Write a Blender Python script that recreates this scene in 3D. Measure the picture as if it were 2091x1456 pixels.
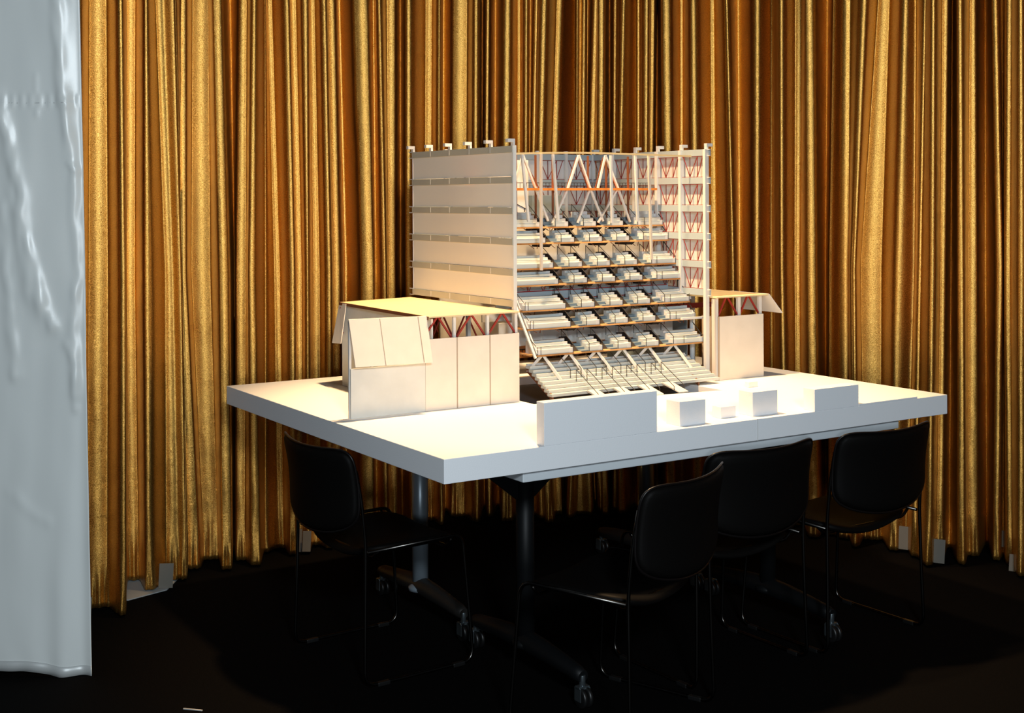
import bpy, bmesh, math, random
from mathutils import Vector, Matrix, noise
for o in list(bpy.data.objects): bpy.data.objects.remove(o)
S = bpy.context.scene
COL = S.collection
PI = math.pi

# ---------------- camera ----------------
EYE = 1.55
cam_d = bpy.data.cameras.new('camera'); cam = bpy.data.objects.new('camera', cam_d); COL.objects.link(cam)
cam.location = (0, 0, EYE)
cam_d.sensor_fit = 'HORIZONTAL'; cam_d.sensor_width = 36.0
cam_d.lens = 36.0 * 2658.0 / 2091.0
cam.rotation_mode = 'QUATERNION'
cam.rotation_quaternion = (Matrix.Rotation(PI / 2, 3, 'X') @ Matrix.Rotation(-0.005, 3, 'Z')).to_quaternion()
cam_d.shift_y = -(728.0 - 404.0) / 2091.0
cam_d.clip_start = 0.05
S.camera = cam

# ---------------- world, lights, exposure ----------------
w = bpy.data.worlds.new('world'); S.world = w; w.use_nodes = True
w.node_tree.nodes['Background'].inputs[0].default_value = (0.55, 0.60, 0.70, 1)
w.node_tree.nodes['Background'].inputs[1].default_value = 0.035

def aim(o, target):
    o.rotation_euler = (Vector(target) - o.location).to_track_quat('-Z', 'Y').to_euler()

def lamp(name, kind, loc, target, power, color, **kw):
    d = bpy.data.lights.new(name, kind); o = bpy.data.objects.new(name, d); COL.objects.link(o)
    o.location = loc; d.energy = power; d.color = color
    for k, v in kw.items(): setattr(d, k, v)
    aim(o, target)
    return o

lamp('daylight_fill', 'AREA', (0.75, -0.9, 2.75), (0.1, 4.8, 1.1), 142, (0.82, 0.93, 1.0), shape='RECTANGLE', size=0.5, size_y=0.5)
lamp('low_fill', 'AREA', (0.35, -1.2, 1.25), (0.1, 5.0, 0.8), 42, (0.84, 0.93, 1.0), shape='RECTANGLE', size=0.9, size_y=0.5)  # added low fill lamp, brightens the curtain seen under the tables
lamp('ceiling_spot', 'SPOT', (0.000, 4.600, 3.35), (0.22, 4.60, 0.85), 640, (1.0, 0.645, 0.32), spot_size=math.radians(66), spot_blend=0.7, shadow_soft_size=0.07)
lamp('ceiling_spot', 'SPOT', (0.875, 5.24, 3.35), (0.85, 5.05, 0.85), 190, (1.0, 0.68, 0.37), spot_size=math.radians(55), spot_blend=0.9, shadow_soft_size=0.07)

S.view_settings.view_transform = 'Standard'
S.view_settings.look = 'None'
S.view_settings.gamma = 1.0
S.view_settings.use_curve_mapping = False
S.view_settings.exposure = 0.0
# ---------------- materials ----------------
def mat(name, color, rough=0.6, metal=0.0, spec=0.5, bump=None, var=None, trans=0.0, coat=0.0):
    m = bpy.data.materials.new(name); m.use_nodes = True
    nt = m.node_tree; b = nt.nodes['Principled BSDF']
    b.inputs['Base Color'].default_value = (*color, 1)
    b.inputs['Roughness'].default_value = rough
    b.inputs['Metallic'].default_value = metal
    b.inputs['Specular IOR Level'].default_value = spec
    b.inputs['Coat Weight'].default_value = coat
    tc = nt.nodes.new('ShaderNodeTexCoord')
    if var:                       # (scale, amount)
        n = nt.nodes.new('ShaderNodeTexNoise'); n.inputs['Scale'].default_value = var[0]; n.inputs['Detail'].default_value = 6
        nt.links.new(tc.outputs['Object'], n.inputs['Vector'])
        r = nt.nodes.new('ShaderNodeMapRange'); r.inputs[1].default_value = 0.3; r.inputs[2].default_value = 0.7
        r.inputs[3].default_value = 1 - var[1]; r.inputs[4].default_value = 1 + var[1]
        nt.links.new(n.outputs[0], r.inputs[0])
        h = nt.nodes.new('ShaderNodeMix'); h.data_type = 'RGBA'; h.blend_type = 'MULTIPLY'; h.inputs[0].default_value = 1
        h.inputs[6].default_value = (*color, 1); nt.links.new(r.outputs[0], h.inputs[7])
        nt.links.new(h.outputs[2], b.inputs['Base Color'])
    if bump:                      # (scale, strength, distance)
        n = nt.nodes.new('ShaderNodeTexNoise'); n.inputs['Scale'].default_value = bump[0]; n.inputs['Detail'].default_value = 3
        nt.links.new(tc.outputs['Object'], n.inputs['Vector'])
        bp = nt.nodes.new('ShaderNodeBump'); bp.inputs['Strength'].default_value = bump[1]; bp.inputs['Distance'].default_value = bump[2]
        nt.links.new(n.outputs[0], bp.inputs['Height']); nt.links.new(bp.outputs[0], b.inputs['Normal'])
    if trans > 0:                 # thin translucent sheet
        t = nt.nodes.new('ShaderNodeBsdfTranslucent'); t.inputs[0].default_value = (*color, 1)
        mx = nt.nodes.new('ShaderNodeMixShader'); mx.inputs[0].default_value = trans
        out = nt.nodes['Material Output']
        nt.links.new(b.outputs[0], mx.inputs[1]); nt.links.new(t.outputs[0], mx.inputs[2]); nt.links.new(mx.outputs[0], out.inputs[0])
    return m

def gold_mat():
    m = bpy.data.materials.new('gold_lame'); m.use_nodes = True
    nt = m.node_tree; b = nt.nodes['Principled BSDF']; L = nt.links.new
    tc = nt.nodes.new('ShaderNodeTexCoord')
    mp = nt.nodes.new('ShaderNodeMapping'); mp.inputs['Scale'].default_value = (1, 1, 1.6); L(tc.outputs['Object'], mp.inputs[0])
    n = nt.nodes.new('ShaderNodeTexNoise'); n.inputs['Scale'].default_value = 330; n.inputs['Detail'].default_value = 2; L(mp.outputs[0], n.inputs['Vector'])
    cr = nt.nodes.new('ShaderNodeValToRGB'); cr.color_ramp.elements[0].position = 0.32; cr.color_ramp.elements[1].position = 0.68
    cr.color_ramp.elements[0].color = (0.30, 0.105, 0.006, 1); cr.color_ramp.elements[1].color = (0.95, 0.555, 0.14, 1)
    L(n.outputs[0], cr.inputs[0]); L(cr.outputs[0], b.inputs['Base Color'])
    b.inputs['Metallic'].default_value = 0.93; b.inputs['Roughness'].default_value = 0.31
    bp = nt.nodes.new('ShaderNodeBump'); bp.inputs['Strength'].default_value = 0.38; bp.inputs['Distance'].default_value = 0.002
    n2 = nt.nodes.new('ShaderNodeTexNoise'); n2.inputs['Scale'].default_value = 420; n2.inputs['Detail'].default_value = 2; L(mp.outputs[0], n2.inputs['Vector'])
    L(n2.outputs[0], bp.inputs['Height'])
    n3 = nt.nodes.new('ShaderNodeTexNoise'); n3.inputs['Scale'].default_value = 26; n3.inputs['Detail'].default_value = 3; L(tc.outputs['Object'], n3.inputs['Vector'])
    b2 = nt.nodes.new('ShaderNodeBump'); b2.inputs['Strength'].default_value = 0.22; b2.inputs['Distance'].default_value = 0.006
    L(n3.outputs[0], b2.inputs['Height']); L(bp.outputs[0], b2.inputs['Normal']); L(b2.outputs[0], b.inputs['Normal'])
    return m

M = dict(
    gold=gold_mat(),
    silver=mat('silver_sheet', (0.80, 0.83, 0.81), 0.33, 0.0, 0.7, bump=(300, 0.12, 0.001)),
    silver_hem=mat('silver_hem', (0.62, 0.64, 0.63), 0.42, 0.2, 0.6),
    tape=mat('clear_tape', (0.20, 0.185, 0.155), 0.4, 0.0, 0.4, trans=0.2),
    carpet=mat('black_carpet', (0.0017, 0.0014, 0.0013), 0.95, 0, 0.05, bump=(500, 0.6, 0.004), var=(180, 0.5)),
    grey_floor=mat('grey_floor', (0.34, 0.37, 0.38), 0.6),
    foam=mat('white_foam', (0.84, 0.85, 0.87), 0.75, 0, 0.3, bump=(260, 0.25, 0.002)),
    void_shade=mat('void_shade_tone', (0.010, 0.005, 0.004), 0.8),  # near-black tone standing in for shade in the stair voids
    pit=mat('grey_board', (0.10, 0.10, 0.105), 0.7),
    board=mat('cream_board', (0.80, 0.73, 0.64), 0.7, 0, 0.3, var=(18, 0.03)),
    board_grey=mat('grey_card', (0.70, 0.70, 0.66), 0.7, 0, 0.3, var=(14, 0.05)),
    seam=mat('board_seam', (0.42, 0.33, 0.25), 0.7),
    roof=mat('tan_roof_board', (0.84, 0.66, 0.38), 0.65, 0, 0.3, var=(20, 0.05)),
    ply=mat('orange_ply', (0.80, 0.42, 0.16), 0.6, 0, 0.3),
    ply_dark=mat('burnt_orange_ply', (0.62, 0.22, 0.04), 0.6, 0, 0.3),
    white=mat('white_card', (0.68, 0.68, 0.67), 0.65, 0, 0.3),
    seat=mat('pale_grey_card', (0.60, 0.63, 0.61), 0.7, 0, 0.3),
    stair=mat('blue_grey_card', (0.20, 0.255, 0.29), 0.7, 0, 0.3),
    sheet=mat('translucent_sheet', (0.92, 0.93, 0.90), 0.5, 0, 0.4, trans=0.2),
    panel=mat('white_film', (0.84, 0.83, 0.83), 0.45, 0, 0.4, trans=0.2),
    band=mat('grey_band', (0.47, 0.48, 0.42), 0.5, 0, 0.4),
    band_blue=mat('blue_grey_band', (0.40, 0.48, 0.52), 0.5, 0, 0.4),
    red=mat('dark_red_strut', (0.30, 0.025, 0.02), 0.5),
    rust=mat('brown_strut', (0.20, 0.07, 0.03), 0.5),
    wire=mat('yellow_strip', (0.75, 0.58, 0.30), 0.5),
    rail=mat('dark_rail', (0.022, 0.020, 0.020), 0.5),
    tan=mat('beige_strut', (0.66, 0.58, 0.50), 0.6),
    bluecol=mat('pale_blue_column', (0.52, 0.60, 0.66), 0.5),
    vinyl=mat('black_upholstery', (0.0026, 0.0022, 0.0020), 0.6, 0, 0.10, bump=(350, 0.3, 0.001)),
    piping=mat('black_piping', (0.004, 0.003, 0.003), 0.35, 0, 0.3),
    rod=mat('dark_chrome', (0.08, 0.075, 0.07), 0.25, 1.0),
    laminate=mat('white_laminate', (0.62, 0.66, 0.69), 0.5),
    steel=mat('grey_painted_steel', (0.30, 0.36, 0.41), 0.36, 0.5),
    foot=mat('dark_grey_steel', (0.022, 0.020, 0.018), 0.42, 0.3, 0.4),
    black_steel=mat('black_steel', (0.004, 0.0045, 0.005), 0.5, 0.0, 0.2),
    rubber=mat('black_rubber', (0.006, 0.006, 0.006), 0.4, 0, 0.5),
    bracket=mat('caster_metal', (0.22, 0.26, 0.28), 0.3, 0.9),
    dark_wall=mat('dark_wall', (0.02, 0.018, 0.017), 0.9),
    paper=mat('white_paper', (0.5, 0.48, 0.45), 0.8),
)

# ---------------- mesh helpers ----------------
class MB:
    """collects shapes into one mesh"""
    def __init__(s): s.bm = bmesh.new()
    def box(s, a0, b0, z0, a1, b1, z1):
        v = [s.bm.verts.new(p) for p in ((a0,b0,z0),(a1,b0,z0),(a1,b1,z0),(a0,b1,z0),(a0,b0,z1),(a1,b0,z1),(a1,b1,z1),(a0,b1,z1))]
        for f in ((3,2,1,0),(4,5,6,7),(0,1,5,4),(1,2,6,5),(2,3,7,6),(3,0,4,7)): s.bm.faces.new([v[i] for i in f])
        return s
    def slab(s, pts, vec):
        """polygon pts extruded by vec"""
        vec = Vector(vec); p0 = [s.bm.verts.new(p) for p in pts]; p1 = [s.bm.verts.new(Vector(p) + vec) for p in pts]
        n = len(pts); s.bm.faces.new(p0); s.bm.faces.new(p1[::-1])
        for i in range(n): s.bm.faces.new((p0[i], p1[i], p1[(i+1) % n], p0[(i+1) % n]))
        return s
    def bar(s, p, q, w, h=None):
        """rectangular bar from p to q"""
        h = h or w; p = Vector(p); q = Vector(q); d = (q - p).normalized()
        x = d.cross(Vector((0,0,1))) if abs(d.z) < .95 else d.cross(Vector((0,1,0)))
        x.normalize(); y = d.cross(x)
        c = [x*w/2+y*h/2, -x*w/2+y*h/2, -x*w/2-y*h/2, x*w/2-y*h/2]
        return s.slab([p + k for k in c], q - p)
    def tube(s, pts, r, seg=8, cap=True):
        pts = [Vector(p) for p in pts]; rs = r if isinstance(r, (list, tuple)) else [r]*len(pts)
        rings = []; up = None
        for i, p in enumerate(pts):
            d = (pts[min(i+1, len(pts)-1)] - pts[max(i-1, 0)]).normalized()
            if up is None:
                up = d.cross(Vector((0.123, 0.456, 0.881))).normalized()
            up = (up - d*up.dot(d)).normalized(); sd = d.cross(up)
            rings.append([s.bm.verts.new(p + (up*math.cos(2*PI*k/seg) + sd*math.sin(2*PI*k/seg))*rs[i]) for k in range(seg)])
        for a, b in zip(rings, rings[1:]):
            for k in range(seg):
                f = s.bm.faces.new((a[k], a[(k+1) % seg], b[(k+1) % seg], b[k])); f.smooth = True
        if cap: s.bm.faces.new(rings[0][::-1]); s.bm.faces.new(rings[-1])
        return s
    def lathe(s, prof, c, axis='z', seg=24):
        """prof: (radius, height) pairs around axis through c"""
        c = Vector(c); rings = []
        for r, h in prof:
            ring = []
            for k in range(seg):
                t = 2*PI*k/seg; u, v = r*math.cos(t), r*math.sin(t)
                ring.append(s.bm.verts.new(c + (Vector((u, v, h)) if axis == 'z' else Vector((h, u, v)))))
            rings.append(ring)
        for a, b in zip(rings, rings[1:]):
            for k in range(seg):
                f = s.bm.faces.new((a[k], a[(k+1) % seg], b[(k+1) % seg], b[k])); f.smooth = True
        s.bm.faces.new(rings[0][::-1]); s.bm.faces.new(rings[-1])
        return s
    def grid(s, fn, nu, nv, smooth=True):
        vs = [[s.bm.verts.new(fn(i/nu, j/nv)) for j in range(nv+1)] for i in range(nu+1)]
        for i in range(nu):
            for j in range(nv):
                f = s.bm.faces.new((vs[i][j], vs[i+1][j], vs[i+1][j+1], vs[i][j+1])); f.smooth = smooth
        return vs
    def build(s, name, m, parent=None, bevel=0, weld=False):
        if weld: bmesh.ops.remove_doubles(s.bm, verts=s.bm.verts, dist=1e-5)
        bmesh.ops.recalc_face_normals(s.bm, faces=s.bm.faces)
        me = bpy.data.meshes.new(name); s.bm.to_mesh(me); s.bm.free(); me.materials.append(m)
        o = bpy.data.objects.new(name, me); COL.objects.link(o)
        if parent: o.parent = parent
        if bevel:
            bv = o.modifiers.new('bevel', 'BEVEL'); bv.width = bevel; bv.segments = 2; bv.limit_method = 'ANGLE'
        return o

def rounded(pts, r, n=6):
    """polyline with rounded corners"""
    pts = [Vector(p) for p in pts]; out = [pts[0]]
    for a, b, c in zip(pts, pts[1:], pts[2:]):
        u = (a-b); v = (c-b); rr = min(r, u.length*.45, v.length*.45); p = b + u.normalized()*rr; q = b + v.normalized()*rr
        for k in range(n+1):
            t = k/n; out.append(p*(1-t)**2 + b*2*t*(1-t) + q*t*t)
    return out + [pts[-1]]

def tag(o, label=None, cat=None, group=None, kind=None):
    for k, v in (('label', label), ('category', cat), ('group', group), ('kind', kind)):
        if v: o[k] = v
    return o

def empty(name, loc, rz=0.0):
    o = bpy.data.objects.new(name, None); COL.objects.link(o); o.location = loc; o.rotation_euler = (0, 0, rz); o.empty_display_size = 0.1
    return o

def copy_tree(o, parent=None):
    c = o.copy(); COL.objects.link(c)
    if parent: c.parent = parent
    for ch in list(o.children): copy_tree(ch, c)
    return c
# ---------------- the room ----------------
fl = MB(); fl.box(-4.5, -1.5, -0.05, 4.5, 8.2, 0.0); tag(fl.build('floor', M['carpet']), kind='structure')
wb = MB(); wb.box(-4.5, 8.0, 0.0, 4.5, 8.12, 3.4); tag(wb.build('wall_back', M['dark_wall']), kind='structure')

# gold drapery: vertical folds hung on a curved track.  One entry per fold:
# kind (b rounded fold, k deep crease, s join of two drops), then at top / middle / hem: azimuth seen
# from the middle of the room and fold width (1e-4 rad), and the distance of the track from there.

FOLDS=[
('b',-3362,113,-3379,113,-3385,113,4.801),('b',-3174,128,-3184,150,-3205,150,4.839),('b',-3001,26,-2988,26,-2997,30,4.884),('k',-2967,8,-2969,8,-2978,8,5.055),
('b',-2922,75,-2936,68,-2925,90,5.225),('b',-2805,11,-2804,34,-2805,30,5.219),('b',-2715,49,-2638,45,-2624,83,5.199),('k',-2602,15,-2552,11,-2519,8,5.189),
('s',-2587,8,-2537,8,-2515,8,5.198),('b',-2519,38,-2537,53,-2458,98,5.464),('b',-2384,128,-2394,150,-2322,113,5.478),('b',-2263,60,-2217,60,-2202,68,5.494),
('k',-2158,30,-2130,23,-2153,15,5.503),('b',-2056,53,-2085,83,-2100,60,5.511),('b',-1970,23,-2003,38,-1980,60,5.531),('s',-1891,8,-1901,8,-1912,8,5.594),
('b',-1861,30,-1807,34,-1784,30,5.675),('b',-1725,30,-1690,34,-1697,38,5.694),('b',-1676,38,-1638,38,-1645,45,5.706),('b',-1582,38,-1574,11,-1577,15,5.722),
('b',-1530,30,-1506,45,-1513,53,5.742),('b',-1439,26,-1408,26,-1411,30,5.788),('b',-1383,49,-1348,45,-1358,53,5.812),('k',-1323,60,-1280,68,-1291,53,5.845),
('b',-1150,120,-1107,113,-1117,113,5.933),('b',-1063,19,-1054,11,-1057,15,5.962),('b',-1014,23,-983,26,-982,30,5.996),('b',-924,83,-927,68,-918,68,6.025),
('k',-852,34,-859,34,-854,34,6.054),('b',-788,38,-799,38,-767,45,6.095),('b',-630,53,-648,49,-635,49,6.142),('b',-551,15,-565,15,-552,23,6.170),('k',-518,34,-532,34,-522,30,6.181),
('b',-390,135,-411,135,-428,113,6.213),('b',-266,30,-283,34,-278,34,6.252),('k',-220,15,-234,15,-221,23,6.257),('b',-179,30,-204,30,-184,45,6.261),('k',-119,34,-136,38,-116,30,6.267),
('b',-29,53,-57,56,-52,83,6.269),('b',62,19,52,19,50,23,6.253),('b',118,26,101,26,99,30,6.246),('k',148,11,127,11,155,38,6.237),('b',193,26,146,26,215,30,6.228),
('b',254,45,195,45,275,60,6.223),('b',370,41,300,41,351,53,6.252),('k',491,23,473,30,381,23,6.264),('b',509,15,492,15,433,38,6.285),('b',532,15,514,15,501,30,6.309),
('b',562,26,537,30,592,34,6.341),('k',588,26,567,26,629,23,6.354),('b',645,45,590,45,667,38,6.363),('b',694,45,676,45,705,38,6.370),('k',758,19,748,19,742,19,6.377),
('b',799,26,781,26,780,30,6.384),('b',863,26,812,26,825,30,6.392),('k',961,11,951,11,942,11,6.414),('b',976,19,966,19,957,23,6.414),('b',1040,38,1022,30,1013,30,6.414),
('b',1089,38,1060,30,1066,34,6.413),('k',1123,23,1098,23,1103,23,6.413),('b',1190,68,1199,64,1209,64,6.411),('b',1311,15,1301,15,1292,15,6.410),('b',1397,38,1406,49,1416,49,6.381),
('b',1548,19,1549,26,1547,26,6.342),('b',1657,19,1696,19,1705,19,6.293),('k',1743,45,1745,45,1743,38,6.271),('b',1890,38,1876,34,1867,34,6.201),('k',2007,19,1993,45,1998,53,6.128),
('b',2075,23,2068,23,2092,38,6.077),('b',2214,60,2189,38,2194,38,6.020),('b',2289,68,2298,75,2306,75,5.955),('k',2432,15,2407,15,2404,15,5.865),('s',2485,8,2441,8,2427,8,5.845),
('b',2582,60,2557,68,2554,60,5.801),('b',2718,45,2617,38,2622,38,5.786),('b',2872,98,2753,203,2757,166,5.760),('b',3034,38,2971,53,2915,53,5.734),('s',3113,8,3091,8,3013,8,5.573),
('b',3184,19,3129,19,3073,30,5.510),('b',3245,30,3227,30,3186,30,5.467),('b',3339,53,3306,45,3268,53,5.463),('k',3391,26,3370,34,3344,38,5.475),('b',3448,34,3445,45,3442,53,5.491),
('b',3546,45,3532,83,3524,90,5.504),('k',3643,26,3633,26,3637,30,5.521),('b',3715,45,3746,49,3705,45,5.531),('k',3771,8,3772,8,3761,8,5.475),('b',3828,45,3803,45,3810,45,5.387),
('b',3914,30,3908,38,3893,45,5.328),('b',4020,38,4017,38,3998,38,5.257),('b',4125,38,4115,38,4103,38,5.188),
]

random.seed(4)
az = 4125
while az < 5600:                       # the track goes on round the corner beyond the picture
    az += random.choice((55, 70, 85, 110)); wd = random.choice((15, 25, 40, 60)); FOLDS.append(('b', az, wd, az-random.randint(0, 20), wd, az-10, wd, 5.188 - (az-4125)*0.00062))
ZL = (2.50, 1.24, 0.0)
def lvl(f, z, o):
    t, m, b = f[1+o], f[3+o], f[5+o]
    return b + (m-b)*z/ZL[1] if z < ZL[1] else m + (t-m)*(z-ZL[1])/(ZL[0]-ZL[1])
random.seed(11)
OFF = []; sgn = 1; prev = 0.0
for i, f in enumerate(FOLDS):
    if f[0] in 'ks':
        o = 0.22 if f[0] == 'k' and f[4] > 12 else 0.08
    else:
        gap = ((FOLDS[min(i+1, len(FOLDS)-1)][3] - FOLDS[max(i-1, 0)][3]) / 2e4) * f[7]
        sgn = -sgn; o = sgn * min(max(gap*1.1, 0.022), 0.085)
    OFF.append(o)
def ramp(x, e=0.40):
    x = min(max(x, 0), 1); k = 1/(1-e)
    return k*x*x/(2*e) if x < e else (1 - k*(1-x)**2/(2*e) if x > 1-e else k*(x-e/2))
def smooth5(x): x = min(max(x, 0), 1); return x*x*x*(x*(6*x-15)+10)
HEMZ = 0.012; TOPZ = 2.78
def drape_point(i, t, z):
    A, B = FOLDS[i], FOLDS[i+1]
    ka, kb = lvl(A, z, 0), lvl(B, z, 0); wa, wb_ = lvl(A, z, 1), lvl(B, z, 1)
    g = max(kb-ka, 1.0); k = ka + g*t; x = k-ka
    f0 = wa*.5*((0.95 if ka < -1300 else 0.75) if A[0] == 'b' else .2); f1 = g - wb_*.5*((0.95 if ka < -1300 else 0.75) if B[0] == 'b' else .2)
    if f1 - f0 < g*.25: c = (f0+f1)/2; f0, f1 = c-g*.125, c+g*.125
    ra, rb = (A[7]+OFF[i])*math.sqrt(1+(A[3]*1e-4)**2), (B[7]+OFF[i+1])*math.sqrt(1+(B[3]*1e-4)**2)
    r = ra + (rb-ra)*ramp((x-f0)/(f1-f0))
    r /= math.sqrt(1+(k*1e-4)**2)
    # gentle roundness of the broad folds
    da = x/max(wa*.5, 1); db = (g-x)/max(wb_*.5, 1)
    if A[0] == 'b': r -= 0.17*wa*1e-4*r*math.exp(-da*da*.8)
    if B[0] == 'b': r -= 0.17*wb_*1e-4*r*math.exp(-db*db*.8)
    # soft waviness and creases, stronger low down, and gathers above the hem
    X = k*1e-4*r
    low = max(0.0, 1-z/1.5)
    r += 0.007*(noise.noise((X*5.0, 3.1, z*1.3)))*(0.4+low)
    r += 0.0048*low*noise.noise((X*16, 7.7, z*7.0 + X*6))
    if z < 0.22:
        q = (1 - z/0.22)**1.5
        r += 0.008*q*math.sin(X*230 + 3*noise.noise((X*9, 0, 0)))*(0.6+noise.noise((X*25, 5, z*8)))
    return Vector((k*1e-4*r, r, z))
ZS = [HEMZ] + [HEMZ + 0.018*j for j in range(1, 14)] + [0.28 + 0.045*j for j in range(0, 30)] + [1.66 + 0.08*j for j in range(0, 14)] + [TOPZ]
SEAMS = [0] + [i for i, f in enumerate(FOLDS) if f[0] == 's'] + [len(FOLDS)-1]
GL = ['gold metallic curtain drop right beside the silver sheet',
      'crinkled gold curtain drop just left of the foam slab corner',
      'gold curtain drop left of the model tower, with a black gap and wide rounded folds',
      'gold curtain drop with broad bright folds above the right part of the slab',
      'gold curtain drop with a broad bright diagonal fold above the right wing',
      'rightmost gold curtain drop beyond the foam slab corner, cut by the frame']
SEAM_USE = SEAMS
panels = []
for n, (s0, s1) in enumerate(zip(SEAM_USE, SEAM_USE[1:])):
    cols = []
    for i in range(s0, s1):
        gap = FOLDS[i+1][3] - FOLDS[i][3]
        c = max(5, int(gap/4.6))
        for q in range(c): cols.append((i, q/c))
    cols.append((s1-1, 1.0))
    mb = MB(); vs = [[mb.bm.verts.new(drape_point(i, t, z)) for z in ZS] for i, t in cols]
    for a, b in zip(vs, vs[1:]):
        for j in range(len(ZS)-1):
            f = mb.bm.faces.new((a[j], b[j], b[j+1], a[j+1])); f.smooth = True
    o = mb.build('gold_curtain', M['gold'])
    sd = o.modifiers.new('thickness', 'SOLIDIFY'); sd.thickness = 0.002; sd.offset = -1
    tag(o, GL[n % len(GL)] , 'curtain', 'gold curtain drops around the niche')
    panels.append((s0, s1, o))
# strips of tape on the hems, each a part of its drop
for az, zc, h, wd in ((-3290, 0.052, 0.075, 0.040), (-2672, 0.055, 0.098, 0.055), (-1660, 0.06, 0.10, 0.036), (-1590, 0.06, 0.09, 0.036),
                      (2990, 0.066, 0.10, 0.058), (3262, 0.06, 0.10, 0.052), (3768, 0.09, 0.07, 0.05), (3845, 0.035, 0.07, 0.04)):
    for s0, s1, o in panels:
        if FOLDS[s0][5] <= az < FOLDS[s1][5]:
            i = max(j for j in range(s0, s1) if FOLDS[j][5] <= az)
            r = min(drape_point(i, (az-FOLDS[i][5])/(FOLDS[i+1][5]-FOLDS[i][5]), zc).y, drape_point(i, 0, zc).y + .05) - 0.012
            mb = MB(); mb.box(-wd/2, -0.0006, -h/2, wd/2, 0.0006, h/2); bmesh.ops.rotate(mb.bm, verts=mb.bm.verts, cent=(0,0,0), matrix=Matrix.Rotation(-az*1e-4, 3, 'Z') @ Matrix.Rotation(0.05, 3, 'Y'))
            bmesh.ops.translate(mb.bm, verts=mb.bm.verts, vec=(az*1e-4*r, r, zc))
            tag(mb.build('hem_tape', M['tape'], o), 'strip of grey translucent tape on the hem')
# pale floor covering that shows beneath the lifted hem on the left
gf = MB(); gf.slab([(-1.58, 5.02, 0.001), (-1.49, 5.03, 0.001), (-1.375, 5.16, 0.001), (-1.36, 5.60, 0.001), (-1.72, 5.60, 0.001)], (0, 0, 0.004))
tag(gf.build('floor_sheet', M['grey_floor']), 'pale grey sheet on the floor showing under the left gold curtain hem', 'floor sheet')

# silver plastic sheet hanging in the left foreground
def P4(px, py): return Vector(((px-1045)*.001595, 1.55-(py-404)*.001595))
CR = [([(116,-60),(122,90),(130,190),(143,300),(153,400),(157,560),(150,680),(155,800)], 0.020, 0.011),
      ([(-10,190),(18,280),(34,380),(45,470),(66,590),(104,660)], 0.030, 0.014),
      ([(5,420),(10,520),(18,620),(30,760)], 0.022, 0.008), ([(52,480),(74,540),(88,610)], 0.014, 0.004),
      ([(132,205),(142,212)], 0.012, 0.006), ([(140,330),(158,345)], 0.010, 0.006), ([(74,150),(76,230)], 0.010, 0.003),
      ([(20,1000),(60,1040),(95,1060)], 0.02, 0.003), ([(135,700),(152,740),(150,830)], 0.014, 0.006)]
CR = [([P4(*p) for p in pl], wd, am) for pl, wd, am in CR]
def seg_d(p, a, b):
    ab = b-a; t = max(0, min(1, (p-a).dot(ab)/ab.length_squared)); return (p-a-ab*t).length
def sheet_pt(u, v):
    z = 0.02 + v*2.70
    xr = -1.408 + (2.2-z)*0.0145 if z < 2.2 else -1.408
    x = -2.40 + (xr+2.40)*u
    p = Vector((x, z)); y = 4.24 - 0.03*((x+1.6)/.4)**2*.25
    for pl, wd, am in CR:
        d = min(seg_d(p, a, b) for a, b in zip(pl, pl[1:]))
        if d < wd*3: y -= 1.0*am*math.exp(-(d/wd)**2)*(0.8+0.5*noise.noise((x*30, z*14, am*100)))
    y += 0.012*noise.noise((x*5, z*1.0, 2.2)) + 0.004*noise.noise((x*14, z*4.0, 9.1))
    y -= 0.010*math.exp(-((x+1.475)/0.035)**2)*max(0, 1-z/0.9)
    y += 0.010*math.exp(-((x+1.405)/0.03)**2)
    if z < .10: y += 0.002*math.sin(x*70)*(1-z/.10)
    if abs(z-1.87) < .02: y += 0.0015*math.sin(x*210)
    return Vector((x, y, z - (0.022*smooth5((x+1.62)/.2) if z < .6 else 0)*(1-min(1, z/.6))))
mb = MB(); mb.grid(sheet_pt, 200, 260)
ss = mb.build('plastic_sheet', M['silver']); sd = ss.modifiers.new('thickness', 'SOLIDIFY'); sd.thickness = 0.0015
tag(ss, 'hanging silver grey plastic sheet with shiny creases at the left edge', 'plastic sheet')
mb = MB(); mb.grid(lambda u, v: sheet_pt(u, v*0.0125) + Vector((0, -0.002, -0.002)), 200, 2); h = mb.build('hem', M['silver_hem'], ss)
sd = h.modifiers.new('thickness', 'SOLIDIFY'); sd.thickness = 0.001; tag(h, 'pale stitched hem')
mb = MB(); mb.grid(lambda u, v: sheet_pt(u, (1.865+v*.004-.02)/2.70) + Vector((0, -0.0015, 0)), 200, 1); tag(mb.build('seam', M['silver_hem'], ss), 'pale horizontal seam')
mb = MB(); mb.bar((-1.006, 3.955, 0.003), (-0.945, 3.94, 0.003), 0.004, 0.003)
tag(mb.build('paper_scrap', M['paper']), 'thin white scrap lying on the black carpet in front of the silver sheet', 'scrap')
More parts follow.
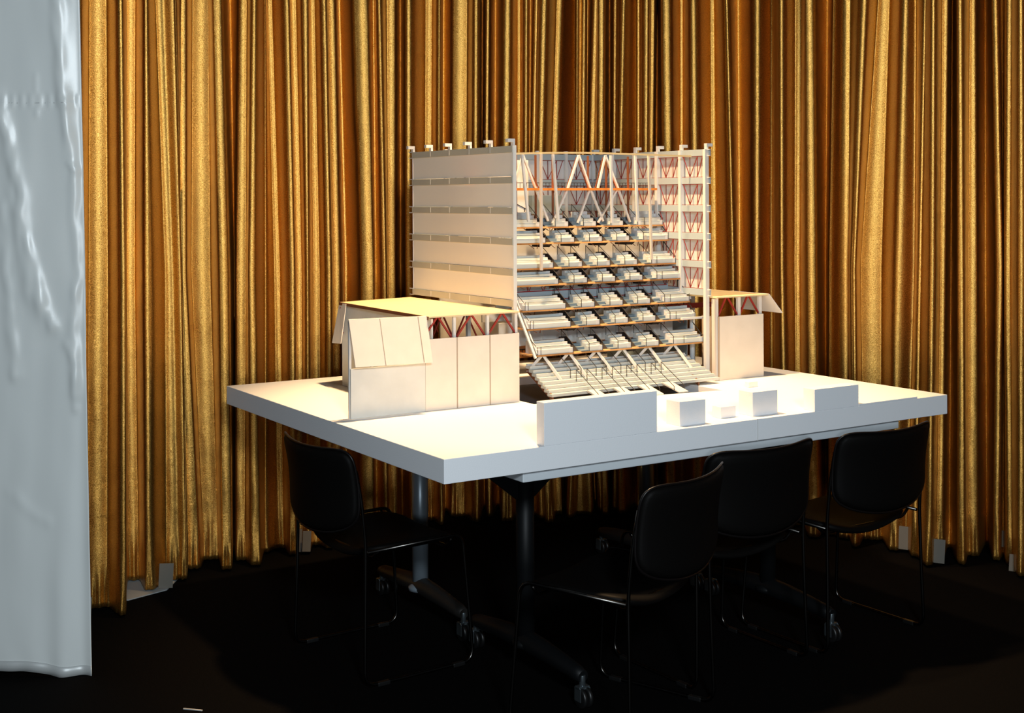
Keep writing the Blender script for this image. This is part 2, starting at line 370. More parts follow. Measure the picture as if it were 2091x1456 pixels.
# ---------------- tables under the foam slab ----------------
# (a, b) run along the slab: a along its long front edge, b away from the viewer
NX, NY, ROT = -0.191, 3.588, math.radians(32.5)
TOP = 0.83
LEG_Z = 0.76
def caster(parent, a, b):
    mb = MB(); mb.tube([(a, b, .062), (a, b, .098)], 0.010, 10).box(a-.019, b-.012, .056, a+.019, b+.012, .066)
    mb.box(a-.019, b-.016, .02, a-.0165, b+.016, .062).box(a+.0165, b-.016, .02, a+.019, b+.016, .062)
    c = mb.build('caster', M['bracket'], parent, 0.002)
    for s in (-1, 1):
        w_ = MB(); w_.lathe([(.014, -.006), (.027, -.007), (.031, -.004), (.031, .004), (.027, .007), (.014, .006)], (a+s*.0105, b-.006, .031), 'x', 20)
        w_.build('wheel', M['rubber'], c)
def table(label, b0, b1, bc, legm):
    t = empty('folding_table', (NX, NY, 0), ROT)
    tag(t, label, 'table', 'two tables under the foam slab')
    mb = MB(); mb.box(.272, b0, .728, 1.856, b1, LEG_Z-.0005); mb.build('table_top', M['laminate'], t, 0.003)
    for a in (.535, 1.60):
        mb = MB(); mb.tube([(a, bc, .10), (a, bc, .70)], 0.030, 20).lathe([(.045, .10), (.045, .112), (.031, .125)], (a, bc, 0))
        l = mb.build('leg', legm, t)
        mb = MB(); mb.slab([(a-.20, bc-.004, .727), (a+.20, bc-.004, .727), (a+.20, bc-.004, .705), (a+.035, bc-.004, .575), (a-.035, bc-.004, .575), (a-.20, bc-.004, .705)], (0, .008, 0))
        mb.box(a-.05, bc-.25, .70, a+.05, bc+.25, .7275); mb.build('mounting_bracket', legm, l, 0.003)
        mb = MB(); pts = [(a, bc+.32*k, .094 + .022*(1-abs(k)**1.5)) for k in [-1, -.9, -.6, -.3, 0, .3, .6, .9, 1]]
        mb.tube(pts, [.018, .024, .028, .032, .034, .032, .028, .024, .018], 16); f = mb.build('foot_bar', M['foot'] if legm is M['steel'] else legm, l)
        for s in (-1, 1): caster(l, a, bc + s*.315)
    return t
table('white-topped table on black steel legs under the front half of the foam slab', .020, .762, .415, M['black_steel'])
table('white-topped table on grey steel legs under the rear half of the foam slab', .766, 1.508, 1.13, M['steel'])

# ---------------- the white foam slab ----------------
def thing(name, label, cat, m, mb, group=None, bevel=0.0015):
    o = mb.build(name, m, None, bevel); o.location = (NX, NY, TOP); o.rotation_euler = (0, 0, ROT); tag(o, label, cat, group); return o
LA, LB, TH = 2.09, 1.70, 0.0695
PA0, PA1, PB0, PB1 = .735, 1.50, .60, 1.25          # opening cut for the sunken court
mb = MB()
def ring(z): return [[mb.bm.verts.new((a, b, z)) for a, b in q] for q in (((0,0),(LA,0),(LA,LB),(0,LB)), ((PA0,.66),(PA1,.54),(PA1-.02,PB1),(PA0,PB1)))]
to, ti = ring(0); bo, bi = ring(-TH)
for i in range(4):
    j = (i+1) % 4
    mb.bm.faces.new((to[i], to[j], ti[j], ti[i])); mb.bm.faces.new((bo[j], bo[i], bi[i], bi[j]))
    mb.bm.faces.new((bo[i], bo[j], to[j], to[i])); mb.bm.faces.new((ti[i], ti[j], bi[j], bi[i]))
slab = thing('foam_slab', 'large thick white foam slab carrying the model, lying across the two tables', 'foam slab', M['foam'], mb)
mb = MB(); mb.box(PA0-.005, .52, -TH+.001, PA1+.005, PB1+.005, -.030); p = mb.build('sunken_court', M['pit'], slab); tag(p, 'dark grey recessed floor')
mb = MB(); mb.box(.008+1.155, -.0006, -TH, .0115+1.155, .0006, -.0002); mb.build('joint', M['white'], slab)

MASS = [('foam_wall', 'long tall white foam block flush with the slab front, before the grandstand', .333, .0, .75, .040, .126),
        ('foam_block', 'white foam cube just right of the long tall front block', .868, .034, .974, .100, .077),
        ('foam_block', 'smallest white foam cube, low between the two taller cubes', 1.070, .070, 1.135, .112, .037),
        ('foam_block', 'tall white foam cube left of the rightmost flat block and behind the slab front', 1.185, .044, 1.296, .110, .079),
        ('foam_block', 'wide white foam block flush with the slab front, toward its right corner', 1.423, .0, 1.632, .052, .074),
        ('foam_strip', 'thin low white foam strip along the slab edge near its right corner', 1.634, .0, 1.930, .060, .0065),
        ('foam_block', 'tiny white foam block alone in front of the right wing of the model', 1.617, .529, 1.662, .549, .021)]
for nm, lb, a0, b0, a1, b1, h in MASS:
    mb = MB(); mb.box(a0, b0, 0.0002, a1, b1, h); thing(nm, lb, 'foam block', M['foam'], mb, 'white foam massing blocks', 0.001)

# ---------------- the architectural model ----------------
MO = empty('architectural_model', (NX, NY, TOP), ROT)
tag(MO, 'white card architectural model: open-fronted tower with stepped seating tiers between two low wings', 'architectural model')
def part(mb, name, m, parent=MO, bevel=0, label=None):
    o = mb.build(name, m, parent, bevel)
    if label: o['label'] = label
    return o
G = -TOP                                   # heights below are above the floor
A0, A1, B0, B1 = .722, 1.622, .770, 1.520  # tower plan
BAYS = [B0 + .150*k for k in range(6)]
LV = [1.737 - .110*k for k in range(6)]    # storey levels
BH = .025
def Z(v): return v + G

# left outer wall
for k in range(6):
    bot = LV[k+1] if k < 5 else 1.150
    if k < 5:
        mb = MB(); mb.grid(lambda u, v: (A0, B0+.012+(B1-B0-.016)*u, Z(bot)+(LV[k]-BH-bot)*v), 1, 1, False); part(mb, 'wall_panel', M['sheet'])
    mb = MB(); mb.box(A0-.004, B0, Z(LV[k]-BH), A0+.003, B1+.004, Z(LV[k]-.0015)); bd = part(mb, 'wall_band', M['band'], label='darker grey band across the wall')
    for b in BAYS[1:5]:
        mb = MB(); mb.box(A0-.0046, b-.0022, Z(LV[k]-BH+.002), A0-.0035, b+.0022, Z(LV[k]-.002)); part(mb, 'column_tick', M['board_grey'], bd)
    for z in (LV[k]-.001, LV[k]-BH):
        mb = MB(); mb.box(A0-.0035, B1-.004, Z(z-.0015), A0+.001, B1+.030, Z(z+.0015)); part(mb, 'band_peg', M['white'], bd)
def hooks(a, s):
    for b in BAYS:
        mb = MB(); mb.box(a-.004, b-.008, Z(LV[0]-.001), a+.004, b+.008, Z(LV[0]+.012))
        mb.box(min(a-s*.004, a+s*.026), b-.008, Z(LV[0]+.011), max(a-s*.004, a+s*.026), b+.008, Z(LV[0]+.023))
        part(mb, 'roof_bracket', M['white'])
hooks(A0, -1); hooks(A1, 1)
mb = MB(); mb.box(A0-.002, B0-.004, Z(.83), A0+.012, B0+.010, Z(LV[0])); part(mb, 'corner_post', M['sheet'])

# right wall: columns, bands, film panels and red zigzag struts
for i, b in enumerate(BAYS):
    mb = MB(); mb.box(A1-.012, b-.007, Z(.80 if i == 0 else 1.155), A1+.006, b+.008, Z(LV[0])); part(mb, 'column', M['white'])
def strut_panel(P, z0, z1, w0, w1, m, r=.0016):
    """\\|/|/ pattern between positions w0..w1 along the wall"""
    mb = MB(); d = w1-w0; k1, k2 = w0+d*.36, w0+d*.70
    seq = [(w0+d*.06, z1), (k1, z0), (k1, z1), (k1, z0), (k2, z1), (k2, z0), (w1-d*.06, z1)]
    for (p, za), (q, zb) in zip(seq, seq[1:]): mb.bar(P(p, za), P(q, zb), r*2)
    mb.bar(P(w0, z0), P(w1, z0), r*1.6).bar(P(w0, z1), P(w1, z1), r*1.6)
    return mb
for k in range(6):
    mb = MB(); mb.box(A1-.006, B0-.006, Z(LV[k]-BH), A1+.017, B1, Z(LV[k])); bd = part(mb, 'wall_band', M['band_blue'])
    for z in (LV[k]-.001, LV[k]-BH):
        mb = MB(); mb.box(A1-.003, B0-.022, Z(z-.0015), A1+.004, B0+.004, Z(z+.0015)); part(mb, 'band_peg', M['white'], bd)
    if k < 5:
        mb = MB(); mb.grid(lambda u, v: (A1+.016, B0+.004+(B1-B0-.004)*u, Z(LV[k+1])+(LV[0]-LV[1]-BH)*v), 1, 1, False); pn = part(mb, 'wall_film', M['panel'])
        for i in range(5):
            mb = strut_panel(lambda p, z: (A1-.004, p, Z(z)), LV[k+1]+.002, LV[k]-BH-.002, BAYS[i+1]-.008, BAYS[i]+.008, M['red'], .0011)
            part(mb, 'strut_bay', M['red'], pn, label='dark red zigzag struts')
# back wall, same make
BX = [A0 + .15*k for k in range(7)]
for k in range(6):
    mb = MB(); mb.box(A0, B1-.003, Z(LV[k]-BH), A1, B1+.005, Z(LV[k])); part(mb, 'wall_band', M['band_blue'])
    if k < 5:
        mb = MB(); mb.grid(lambda u, v: (A0+(A1-A0)*u, B1+.006, Z(LV[k+1])+(LV[0]-LV[1]-BH)*v), 1, 1, False); pn = part(mb, 'wall_film', M['panel'])
        for i in (1, 2, 4, 5):
            part(strut_panel(lambda p, z: (p, B1-.001, Z(z)), LV[k+1]+.002, LV[k]-BH-.002, BX[i]+.008, BX[i+1]-.008, M['red'], .0011), 'strut_bay', M['red'], pn)
for i, a in enumerate(BX[1:-1]):
    mb = MB(); mb.box(a-.007, B1-.008, Z(1.0), a+.007, B1+.004, Z(LV[0]+.014)); part(mb, 'column', M['white'])
# pale back wall of the seating hall below
mb = MB(); mb.box(A0+.01, B1-.20, Z(.95), A1-.02, B1-.19, Z(1.40)); part(mb, 'hall_wall', M['board_grey'])
mb = MB(); mb.box(A0+.17, B1-.30, Z(1.40), A0+.36, B1-.02, Z(1.70)); part(mb, 'stair_core', M['white'], bevel=.001)
mb = MB(); mb.box(A0+.47, B1-.16, Z(1.46), A0+.62, B1-.02, Z(1.56)); part(mb, 'lift_box', M['stair'], bevel=.001)
mb = MB(); mb.slab([(A0+.02, 1.22, Z(1.59)), (A0+.02, 1.22, Z(1.62)), (A0+.36, 1.22, Z(1.47)), (A0+.36, 1.22, Z(1.44))], (0, .07, 0)); st = part(mb, 'stair_flight', M['stair'])
mb = MB()
for y in (1.22, 1.29): mb.bar((A0+.02, y, Z(1.648)), (A0+.36, y, Z(1.50)), .003).bar((A0+.18, y, Z(1.55)), (A0+.18, y, Z(1.58)), .003).bar((A0+.34, y, Z(1.47)), (A0+.34, y, Z(1.51)), .003)
part(mb, 'handrail', M['rail'], st)

# top strip, hanging struts and the orange catwalk
mb = MB(); pts = [(A0+.004 + (A1-A0-.008)*t, .885-.03*t, Z(1.709 + .006*math.sin(PI*t*1.3) + .008*t)) for t in [i/14 for i in range(15)]]
for p, q in zip(pts, pts[1:]): mb.bar(p, q, .004, .007)
part(mb, 'edge_strip', M['wire'])
def strut(p, q, wd, m, nm='hanging_strut'):
    mb = MB(); mb.bar((p[0], p[1], Z(p[2])), (q[0], q[1], Z(q[2])), wd); part(mb, nm, m)
bq = .885
for a0, a1, z1 in ((.834, .862, 1.462), (.972, .995, 1.462), (1.241, 1.246, 1.452), (1.360, 1.370, 1.455)): strut((a0, bq, 1.712), (a1, bq, z1), .0085, M['white'])
for a0, a1, z1 in ((.912, .911, 1.281), (1.418, 1.430, 1.306)): strut((a0, bq-.01, 1.712), (a1, bq-.01, z1), .0085, M['tan'])
bq = 1.05
for a0, z0, a1, z1 in ((.945,1.715,1.06,1.46),(.945,1.715,.86,1.46),(1.208,1.717,1.155,1.587),(1.155,1.587,1.08,1.45),(1.208,1.717,1.262,1.587),(1.262,1.587,1.325,1.455),
                       (1.338,1.717,1.30,1.587),(1.338,1.717,1.40,1.587),(1.40,1.587,1.46,1.45),(1.20,1.45,1.262,1.587),(1.30,1.45,1.40,1.587)): strut((a0, bq, z0), (a1, bq, z1), .0075, M['white'])
for a, z1 in ((.93, 1.45), (1.02, 1.46), (1.10, 1.45), (1.27, 1.57), (1.36, 1.45), (1.47, 1.46)): strut((a, 1.075, 1.715), (a, 1.075, z1), .0065, M['rust'])
for a0, z0, a1, z1 in ((.96,1.715,1.04,1.587),(1.22,1.71,1.17,1.587),(1.22,1.71,1.275,1.587),(1.35,1.71,1.31,1.587),(1.35,1.71,1.415,1.587)): strut((a0, 1.082, z0), (a1, 1.082, z1), .0035, M['rust'])
mb = MB(); mb.box(.745, 1.03, Z(1.578), 1.585, 1.09, Z(1.587)); cw = part(mb, 'catwalk', M['ply_dark'], label='orange catwalk')
mb = MB()
for y in (1.085,):
    mb.bar((.745, y, Z(1.608)), (1.585, y, Z(1.608)), .0022)
    for i in range(57): mb.bar((.745+.015*i, y, Z(1.587)), (.745+.015*i, y, Z(1.608)), .0014)
part(mb, 'catwalk_railing', M['rail'], cw)

# ---- seating tiers ----
TIERS = [(1.030, 1.432, .086), (.996, 1.372, .082), (.950, 1.279, .082), (.917, 1.219, .082), (.867, 1.130, .078), (.832, 1.065, .074), (.785, .975, .082)]
def stepped(mb, a0, a1, b0, z0, rows, dp, rise, lip):
    """stepped block, profile swept along a"""
    pr = [(b0, z0)]; z = z0 + lip; b = b0
    pr.append((b, z))
    for r in range(rows):
        b += dp; pr.append((b, z)); z += rise
        if r < rows-1: pr.append((b, z))
    pr.append((b, z0))
    mb.slab([(a0, y, zz) for y, zz in pr], (a1-a0, 0, 0))
for t, (b, z, dp) in enumerate(TIERS):
    z = Z(z); sh = [0, .004, .008, .008, .006, .004, -.018][t]
    voids = [1.012+.134*k + sh for k in range(4)]
    al, ar = A0+.10 - (0 if t > 3 else .02), A1-.004
    mb = MB()
    xs = [al] + [x for v in voids for x in (v, v+.034)] + [ar]
    for s in range(0, len(xs), 2): mb.box(xs[s], b, z, xs[s+1], b+dp+.02, z+.006)
    mb.box(al, b, z, ar, b+.022, z+.006)
    tier = part(mb, 'seating_tier', M['ply'], label='tier with orange plywood floor edge')
    n = 4; d = (dp-.004)/n; rz = .0128 if t == 0 else .0092
    edges = [al+.012] + [x for v in voids for x in (v-.002, v+.068)] + [ar]
    for s in range(5):
        e0, e1 = edges[2*s], edges[2*s+1]
        mb = MB(); stepped(mb, e0, e1, b+.003, z+.006, n, d, rz, .017)
        bl = part(mb, 'seating_block', M['seat'], tier)
        mb = MB(); stepped(mb, e1-.018, e1+.0005, b+.0022, z+.006, n, d, rz, .0185); 
        part(mb, 'aisle_step', M['white'], tier)
        if e1-e0 > .1:
            mb = MB(); stepped(mb, e0-.0005, e0+.018, b+.0022, z+.006, n, d, rz, .0185); part(mb, 'aisle_step', M['white'], tier)
    for v in voids:
        mb = MB(); x0, x1 = v+.034, v+.0675
        stepped(mb, x0, x1, b+.004, z+.006, 3, d*1.35, rz*1.1, .004)
        part(mb, 'stair', M['stair'], tier)
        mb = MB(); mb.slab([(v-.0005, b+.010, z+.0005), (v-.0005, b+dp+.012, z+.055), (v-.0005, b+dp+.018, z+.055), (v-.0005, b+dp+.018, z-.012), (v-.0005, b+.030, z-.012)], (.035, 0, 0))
        part(mb, 'void_shade_panel', M['void_shade'], tier)  # panel added to make the void read as deep shade
    mb = MB(); q = .0018
    for v in voids:
        for x in (v-.003, v+.069):
            mb.bar((x, b+.001, z+.036), (x, b+dp*.95, z+.060+2.5*rz), q).bar((x, b+.001, z+.006), (x, b+.001, z+.036), q)
            mb.bar((x, b+dp*.95, z+.050), (x, b+dp*.95, z+.060+2.5*rz), q)
        mb.bar((v+.020, b+dp*.2, z-.012), (v+.016, b+dp*1.05, z+.055), q).bar((v+.004, b+dp, z+.052), (v+.016, b+dp*1.05, z+.055), q*1.5)
    mb.bar((al+.012, b+.001, z+.036), (voids[0]-.003, b+.001, z+.034), q*.8).bar((voids[3]+.069, b+.001, z+.036), (ar-.02, b+.001, z+.036), q*.8)
    for s in range(1, 4): mb.bar((voids[s-1]+.069, b+.001, z+.036), (voids[s]-.003, b+.001, z+.035), q*.8)
    for x in (al+.012, al+.026, ar-.10, ar-.004): mb.bar((x, b+.001, z+.006), (x, b+.001, z+.036), q*.8)
    mb.bar((ar, b+.01, z+.03), (ar, b+dp, z+.09), .0028).bar((ar, b+dp, z+.05), (ar, b+dp, z+.09), .0028).bar((al+.006, b+.001, z+.036), (al+.006, b+dp*.9, z+.08), q)
    part(mb, 'railing', M['rail'], tier)
# struts between the tiers
for t in range(6):
    b, z, dp = TIERS[t+1]; zt = TIERS[t][1]; bt = TIERS[t][0]
    mb = MB(); zb = z + (.05 if t in (0, 2, 4) else .075)
    for i in range(8):
        a = .87 + .098*i
        mb.bar((a, bt+.055, Z(zt)), (a+.022, b+dp+.01, Z(zb)), .0024).bar((a+.045, bt+.055, Z(zt)), (a+.035, b+dp+.01, Z(zb)), .0024)
    part(mb, 'tier_struts', M['rust'])
for t in (3, 6):
    bt, zt, _ = TIERS[t-1]; b, z, dp = TIERS[t]
    mb = MB()
    mb.box(A0+.06, b+dp+.10, Z(z+.02), A1-.012, b+dp+.106, Z(zt+.02)); bk = part(mb, 'tier_backing', M['board_grey'])
    for i in range(7):
        mb = MB(); mb.box(.86+.115*i, b+dp+.094, Z(z+.02), .874+.115*i, b+dp+.0995, Z(zt)); part(mb, 'post', M['white'], bk)
for t in (1, 2, 5):
    bt, zt, _ = TIERS[t-1]; b, z, dp = TIERS[t]
    mb = MB(); mb.box(A0+.03, b+dp+.13, Z(z+.02), A1-.012, b+dp+.136, Z(zt+.01)); part(mb, 'tier_backing', M['board_grey'])
mb = MB(); mb.box(A0+.06, .985, Z(1.137), A1-.02, .990, Z(1.212)); bk = part(mb, 'beam_panel', M['band_blue'])
mb = MB()
for zz in (1.163, 1.196): mb.bar((A0+.06, .982, Z(zz)), (A1-.03, .982, Z(zz)), .003)
for i in range(12): mb.bar((.85+.066*i, .982, Z(1.212)), (.857+.066*i, .982, Z(1.196)), .002).bar((.868+.066*i, .982, Z(1.212)), (.860+.066*i, .982, Z(1.196)), .002)
part(mb, 'beam_struts', M['red'], bk)
# raking side stringer at the left of the lower tiers
mb = MB(); mb.bar((A0+.085, .905, Z(1.175)), (A0+.095, .775, Z(.972)), .009, .006); mb.bar((A0+.105, .92, Z(1.18)), (A0+.112, .79, Z(.985)), .005); part(mb, 'side_stringer', M['white'])

# ---- lower foyer under the last tier ----
mb = MB(); mb.box(A0+.02, 1.00, Z(.945), A1-.02, 1.16, Z(.952)); fy = part(mb, 'foyer_floor', M['ply_dark'])
mb = MB(); mb.bar((A0+.02, .998, Z(.978)), (A1-.02, .998, Z(.978)), .0025)
for i in range(58): mb.bar((A0+.02+.0148*i, .998, Z(.952)), (A0+.02+.0148*i, .998, Z(.978)), .0016)
part(mb, 'foyer_railing', M['rail'], fy)
mb = MB(); mb.box(A0+.02, 1.17, Z(.953), A1-.02, 1.176, Z(1.00)); part(mb, 'foyer_screen', M['ply'], fy)
for a in (.858, .975, 1.10, 1.222, 1.345, 1.47):
    mb = MB(); mb.bar((a, .800, Z(.975)), (a-.028, .845, Z(.915)), .009).bar((a+.012, .800, Z(.975)), (a+.052, .745, Z(.887)), .009); part(mb, 'raking_prop', M['white'])

# ---- grandstand and bridges ----
mb = MB(); n = 8
for r in range(n):
    bb = .678 + .020*r; zz = .850 + .0120*r; mb.box(.822, bb, Z(zz-.006), 1.605 - .008*r, bb+.030, Z(zz+.004)).box(.824, bb+.022, Z(zz-.006), 1.604 - .008*r, bb+.030, Z(zz+.010))
gs = part(mb, 'grandstand', M['seat'], label='lowest stand with eight long benches')
for a in (.826, 1.50):
    mb = MB(); mb.slab([(a, .682, Z(.848)), (a, .85, Z(.940)), (a, .85, Z(.915)), (a, .682, Z(.828))], (.006, 0, 0)); part(mb, 'stringer', M['rust'], gs)
BR = (.992, 1.108, 1.222, 1.338)
for a in BR:
    mb = MB(); mb.slab([(a-.022, .575, Z(.8303)), (a-.022, .575, Z(.834)), (a-.022, .672, Z(.858)), (a-.022, .672, Z(.852))], (.044, 0, 0)); br = part(mb, 'bridge', M['white'])
    mb = MB(); q = .0018
    for x in (a-.024, a+.024):
        mb.bar((x, .60, Z(.852)), (x, .735, Z(.925)), q).bar((x, .735, Z(.925)), (x, .735, Z(.882)), q).bar((x, .60, Z(.852)), (x, .60, Z(.838)), q)
        mb.bar((x-.012, .755, Z(.925)), (x-.012, .83, Z(.972)), q).bar((x-.012, .755, Z(.925)), (x-.012, .755, Z(.893)), q)
    part(mb, 'handrail', M['rail'], br)

# ---- left wing ----
FB = .735
mb = MB(); mb.slab([(.352, .722, Z(1.146)), (A0-.006, .722, Z(1.146)), (A0-.006, 1.535, Z(1.146)), (.372, 1.47, Z(1.146))], (0, 0, .005)); rf = part(mb, 'wing_roof', M['roof'])
mb = MB(); mb.slab([(.372, 1.47, Z(1.151)), (.352, .722, Z(1.151)), (.350, .722, Z(1.140)), (.370, 1.47, Z(1.140))], (-.003, 0, 0)); part(mb, 'roof_edge', M['rust'], rf)
for i, (x0, x1) in enumerate(((.345, .468), (.4695, .600), (.6015, .722))):
    mb = MB(); mb.box(x0, FB, .0005, x1, FB+.006, Z(1.073)); wp = part(mb, 'front_panel', M['board'])
for x in (.4687, .6007):
    mb = MB(); mb.box(x-.002, FB-.0012, .0006, x+.002, FB+.004, Z(1.073)); part(mb, 'panel_seam', M['seam'])
for x in (.464, .598, .715):
    mb = MB(); mb.box(x-.005, FB+.008, .0005, x+.005, FB+.018, Z(1.146)); part(mb, 'wing_post', M['white'])
mb = MB()
for x in (.398, .531, .657):
    mb.bar((x-.002, FB+.012, Z(1.144)), (x-.057, FB+.012, Z(1.073)), .006).bar((x+.004, FB+.012, Z(1.144)), (x+.055, FB+.012, Z(1.073)), .006)
part(mb, 'wing_truss', M['red'])
mb = MB()
for y in (1.0, 1.3):
    mb.box(.38, y, Z(1.122), .71, y+.008, Z(1.136))
    for x in (.44, .56, .66): mb.bar((x, y, Z(1.13)), (x-.05, y, Z(1.03)), .005).bar((x, y, Z(1.13)), (x+.05, y, Z(1.03)), .005)
part(mb, 'inner_truss', M['red'])
for x, y in ((.42, 1.0), (.55, 1.3), (.67, 1.0)):
    mb = MB(); mb.box(x-.007, y-.007, .0005, x+.007, y+.007, Z(1.14)); part(mb, 'inner_post', M['bluecol'])
mb = MB(); mb.box(.374, .745, .0005, .380, 1.455, Z(1.140)); part(mb, 'side_wall', M['board_grey'])
mb = MB(); mb.box(.40, 1.44, .0005, A0-.01, 1.446, Z(1.10)); part(mb, 'rear_wall', M['board_grey'])
# projecting screen with its hinged flap
mb = MB(); mb.box(.068, FB, .0005, .344, FB+.006, Z(.994)); part(mb, 'screen_panel', M['board_grey'], label='card panel below the flap, greyed for its shade')  # greyer card puts the shade under the flap into the colour
mb = MB(); mb.slab([(.060, FB-.004, Z(1.156)), (.348, FB-.004, Z(1.152)), (.352, FB-.040, Z(.999)), (.066, FB-.040, Z(1.004))], (0, .004, .001)); fp = part(mb, 'hinged_flap', M['board'], label='outward tilted cream flap')
mb = MB()
for x in (.172, .315): mb.bar((x, FB-.0043, Z(1.153)), (x+.004, FB-.0405, Z(1.002)), .0022, .0012)
part(mb, 'flap_seam', M['seam'], fp)
for x in (.070, .150, .258, .336):
    mb = MB(); mb.box(x-.004, FB+.008, .0005, x+.004, FB+.016, Z(1.15 if x < .1 else 1.10)); part(mb, 'screen_post', M['white'])
mb = MB(); mb.slab([(.370, 1.47, Z(1.148)), (.365, 1.40, Z(1.148)), (.335, 1.385, Z(1.00)), (.338, 1.47, Z(.995))], (.003, 0, 0)); part(mb, 'side_flap', M['board'])
for k in range(6):
    mb = MB(); mb.bar((.374, 1.44, Z(1.135-.02*k)), (.362, 1.45, Z(1.130-.02*k)), .003); part(mb, 'hinge_pin', M['red'])

# ---- right wing ----
mb = MB(); mb.slab([(A1+.010, .722, Z(1.154)), (1.906, .722, Z(1.154)), (1.900, 1.30, Z(1.154)), (A1+.010, 1.30, Z(1.154))], (0, 0, .005)); rf = part(mb, 'wing_roof', M['roof'])
mb = MB(); mb.slab([(1.906, .722, Z(1.158)), (1.906, .95, Z(1.158)), (1.972, .95, Z(1.08)), (1.972, .715, Z(1.08))], (.002, 0, .002)); part(mb, 'side_flap', M['panel'], rf, label='translucent hanging flap')
mb = MB(); mb.box(1.655, FB, .0005, 1.888, FB+.006, Z(1.080)); part(mb, 'front_panel', M['board'])
mb = MB(); mb.box(1.651, FB-.001, .0005, 1.655, FB+.10, Z(1.080)); part(mb, 'panel_edge', M['seam'])
for x, y in ((1.648, FB+.012), (1.765, FB+.012), (1.878, FB+.012), (1.70, 1.10), (1.83, 1.10)):
    mb = MB(); mb.box(x-.007, y-.006, .0005, x+.007, y+.006, Z(1.154)); part(mb, 'wing_post', M['white'])
mb = MB()
for x0, xm, x1 in ((1.660, 1.702, 1.758), (1.772, 1.815, 1.872)):
    mb.bar((xm-.004, FB+.012, Z(1.152)), (x0, FB+.012, Z(1.083)), .006).bar((xm+.006, FB+.012, Z(1.152)), (x1, FB+.012, Z(1.083)), .006)
part(mb, 'wing_truss', M['red'])
mb = MB(); mb.box(1.64, 1.04, Z(1.088), 1.89, 1.05, Z(1.108)); mb.box(1.64, 1.14, Z(1.075), 1.89, 1.15, Z(1.09)); part(mb, 'red_beam', M['red'])
mb = MB(); mb.box(1.66, 1.20, .0005, 1.885, 1.206, Z(1.14)); part(mb, 'rear_wall', M['board_grey'])
mb = MB(); mb.box(1.640, .92, .0005, 1.646, 1.45, Z(1.075)); part(mb, 'side_wall', M['stair'])
for y in (.86, 1.02):
    mb = MB(); mb.tube([(1.622, y, .0005), (1.622, y, Z(1.10))], .010, 14); part(mb, 'round_column', M['bluecol'])
mb = MB(); mb.box(A1-.16, .90, Z(1.140), A1+.03, .915, Z(1.155)).box(A1-.10, .80, Z(1.070), A1+.02, .812, Z(1.078)); part(mb, 'gallery_beam', M['white'])
mb = MB(); mb.box(1.632, FB+.002, .0005, 1.640, FB+.020, Z(1.15)); part(mb, 'corner_post', M['tan'])
# ---------------- black stacking chairs ----------------
W2 = .235
def back_pt(u, v):
    """backrest sheet: u -1..1 across, v 0..1 up; returns point (x, y, z); rear of chair is -y"""
    x = u*(W2+.004); y = -.020 - .052*(1-u*u) - .028*v + .012*math.sin(v*PI)
    z = .468 + .045*u*u + (.281 - .030*u*u)*v
    return x, y, z
def pad(mb, fn, nu, nv, th, ex=4.0):
    """padded panel with rounded corners following fn; th thickness"""
    def outline(i, j):
        u, v = 2*i/nu-1, 2*j/nv-1
        m = (abs(u)**ex + abs(v)**ex)**(1/ex); q = max(abs(u), abs(v))
        k = q/m if m > 1e-6 else 1
        return u*k, v*k, q
    sides = []
    for s in (1, -1):
        rows = []
        for i in range(nu+1):
            r = []
            for j in range(nv+1):
                u, v, q = outline(i, j); p = Vector(fn(u, (v+1)/2))
                e = 1e-3; d1 = Vector(fn(u+e, (v+1)/2)) - p; d2 = Vector(fn(u, (v+1)/2+e)) - p
                nrm = d1.cross(d2).normalized(); h = th*.5*math.sqrt(max(0, 1-q**8))
                r.append(mb.bm.verts.new(p + nrm*h*s))
            rows.append(r)
        sides.append(rows)
        for i in range(nu):
            for j in range(nv):
                f = mb.bm.faces.new((rows[i][j], rows[i+1][j], rows[i+1][j+1], rows[i][j+1])); f.smooth = True
    bmesh.ops.remove_doubles(mb.bm, verts=mb.bm.verts, dist=1e-5)
def seat_pt(u, v):
    x = u*(W2-.012); y = .015 + .372*v
    z = .425 - .048*(1-u*u)*(1-.6*v) + .010*(1-v)**3 - .022*max(0, v-.75)**2*16*.25
    return x, y, z
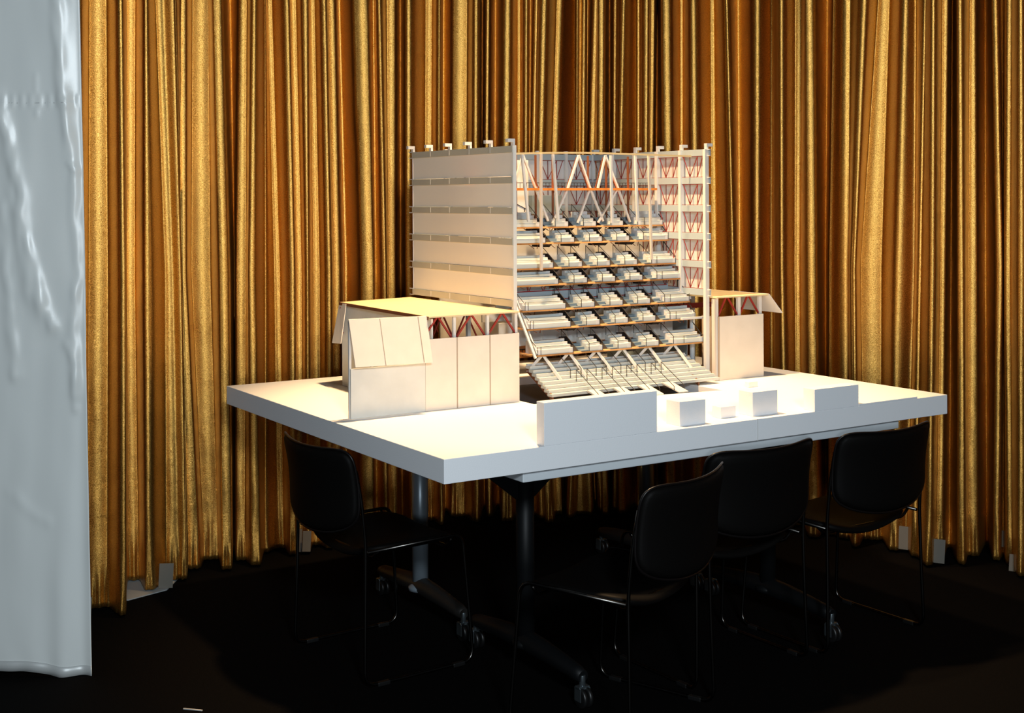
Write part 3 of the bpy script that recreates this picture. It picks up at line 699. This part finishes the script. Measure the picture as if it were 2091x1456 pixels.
def make_chair():
    c = empty('stacking_chair', (0, 0, 0))
    for s in (-1, 1):
        x = s*W2
        loop = [(x*1.0, -.028, .690), (x*1.02, -.012, .60), (x*1.02, .004, .45), (x*1.03, .0, .25), (x*1.06, -.006, .0075), (x*1.06, .405, .0075), (x*1.00, .372, .432), (x*1.0, .012, .425)]
        mb = MB(); mb.tube(rounded(loop, .045, 6), .0058, 10); fr = mb.build('side_frame', M['rod'], c)
        for y in (.06, .345):
            mb = MB(); mb.box(x*1.06-.008, y-.022, .0002, x*1.06+.008, y+.022, .013); mb.build('glide', M['rubber'], fr, .002)
        mb = MB(); mb.box(x*1.0-s*.012-.005, -.030, .655, x*1.0-s*.012+.011, -.014, .668); mb.build('back_clip', M['rod'], fr, .002)
    mb = MB()
    for y, z in ((.05, .398), (.33, .390)): mb.tube(rounded([(-W2, y, .424), (-W2+.03, y, z), (W2-.03, y, z), (W2, y, .424)], .03), .0055, 8)
    mb.build('crossbar', M['rod'], c)
    mb = MB(); pad(mb, seat_pt, 22, 22, .030, 5); mb.build('seat', M['vinyl'], c)
    mb = MB(); pad(mb, back_pt, 26, 16, .026, 7); bk = mb.build('backrest', M['vinyl'], c)
    n = 96; rim = []
    for i in range(n+1):
        t = 2*PI*i/n; cu, sv = math.cos(t), math.sin(t); m = (abs(cu)**7 + abs(sv)**7)**(1/7)
        rim.append(back_pt(cu/m, (sv/m+1)/2))
    mb = MB(); mb.tube(rim, .0042, 8, False); mb.build('piping', M['piping'], bk)
    return c
proto = make_chair()
SPOTS = [(-.611, 4.315, -54.5, 'black stacking chair at the left side of the foam slab, beside the left curtain'),
         (.458, 3.772, 54.0, 'nearest black stacking chair, turned to the left, at the front of the picture'),
         (.772, 4.215, 34.5, 'black stacking chair between the nearest chair and the right-hand chair, facing the slab front'),
         (1.258, 4.525, 34.3, 'black stacking chair at the right end of the slab front, against the gold curtain')]
GR = 'black stacking chairs around the foam slab'
for i, (x, y, rz, lb) in enumerate(SPOTS):
    c = proto if i == 0 else copy_tree(proto)
    c.location = (x, y, 0); c.rotation_euler = (0, 0, math.radians(rz)); tag(c, lb, 'chair', GR)
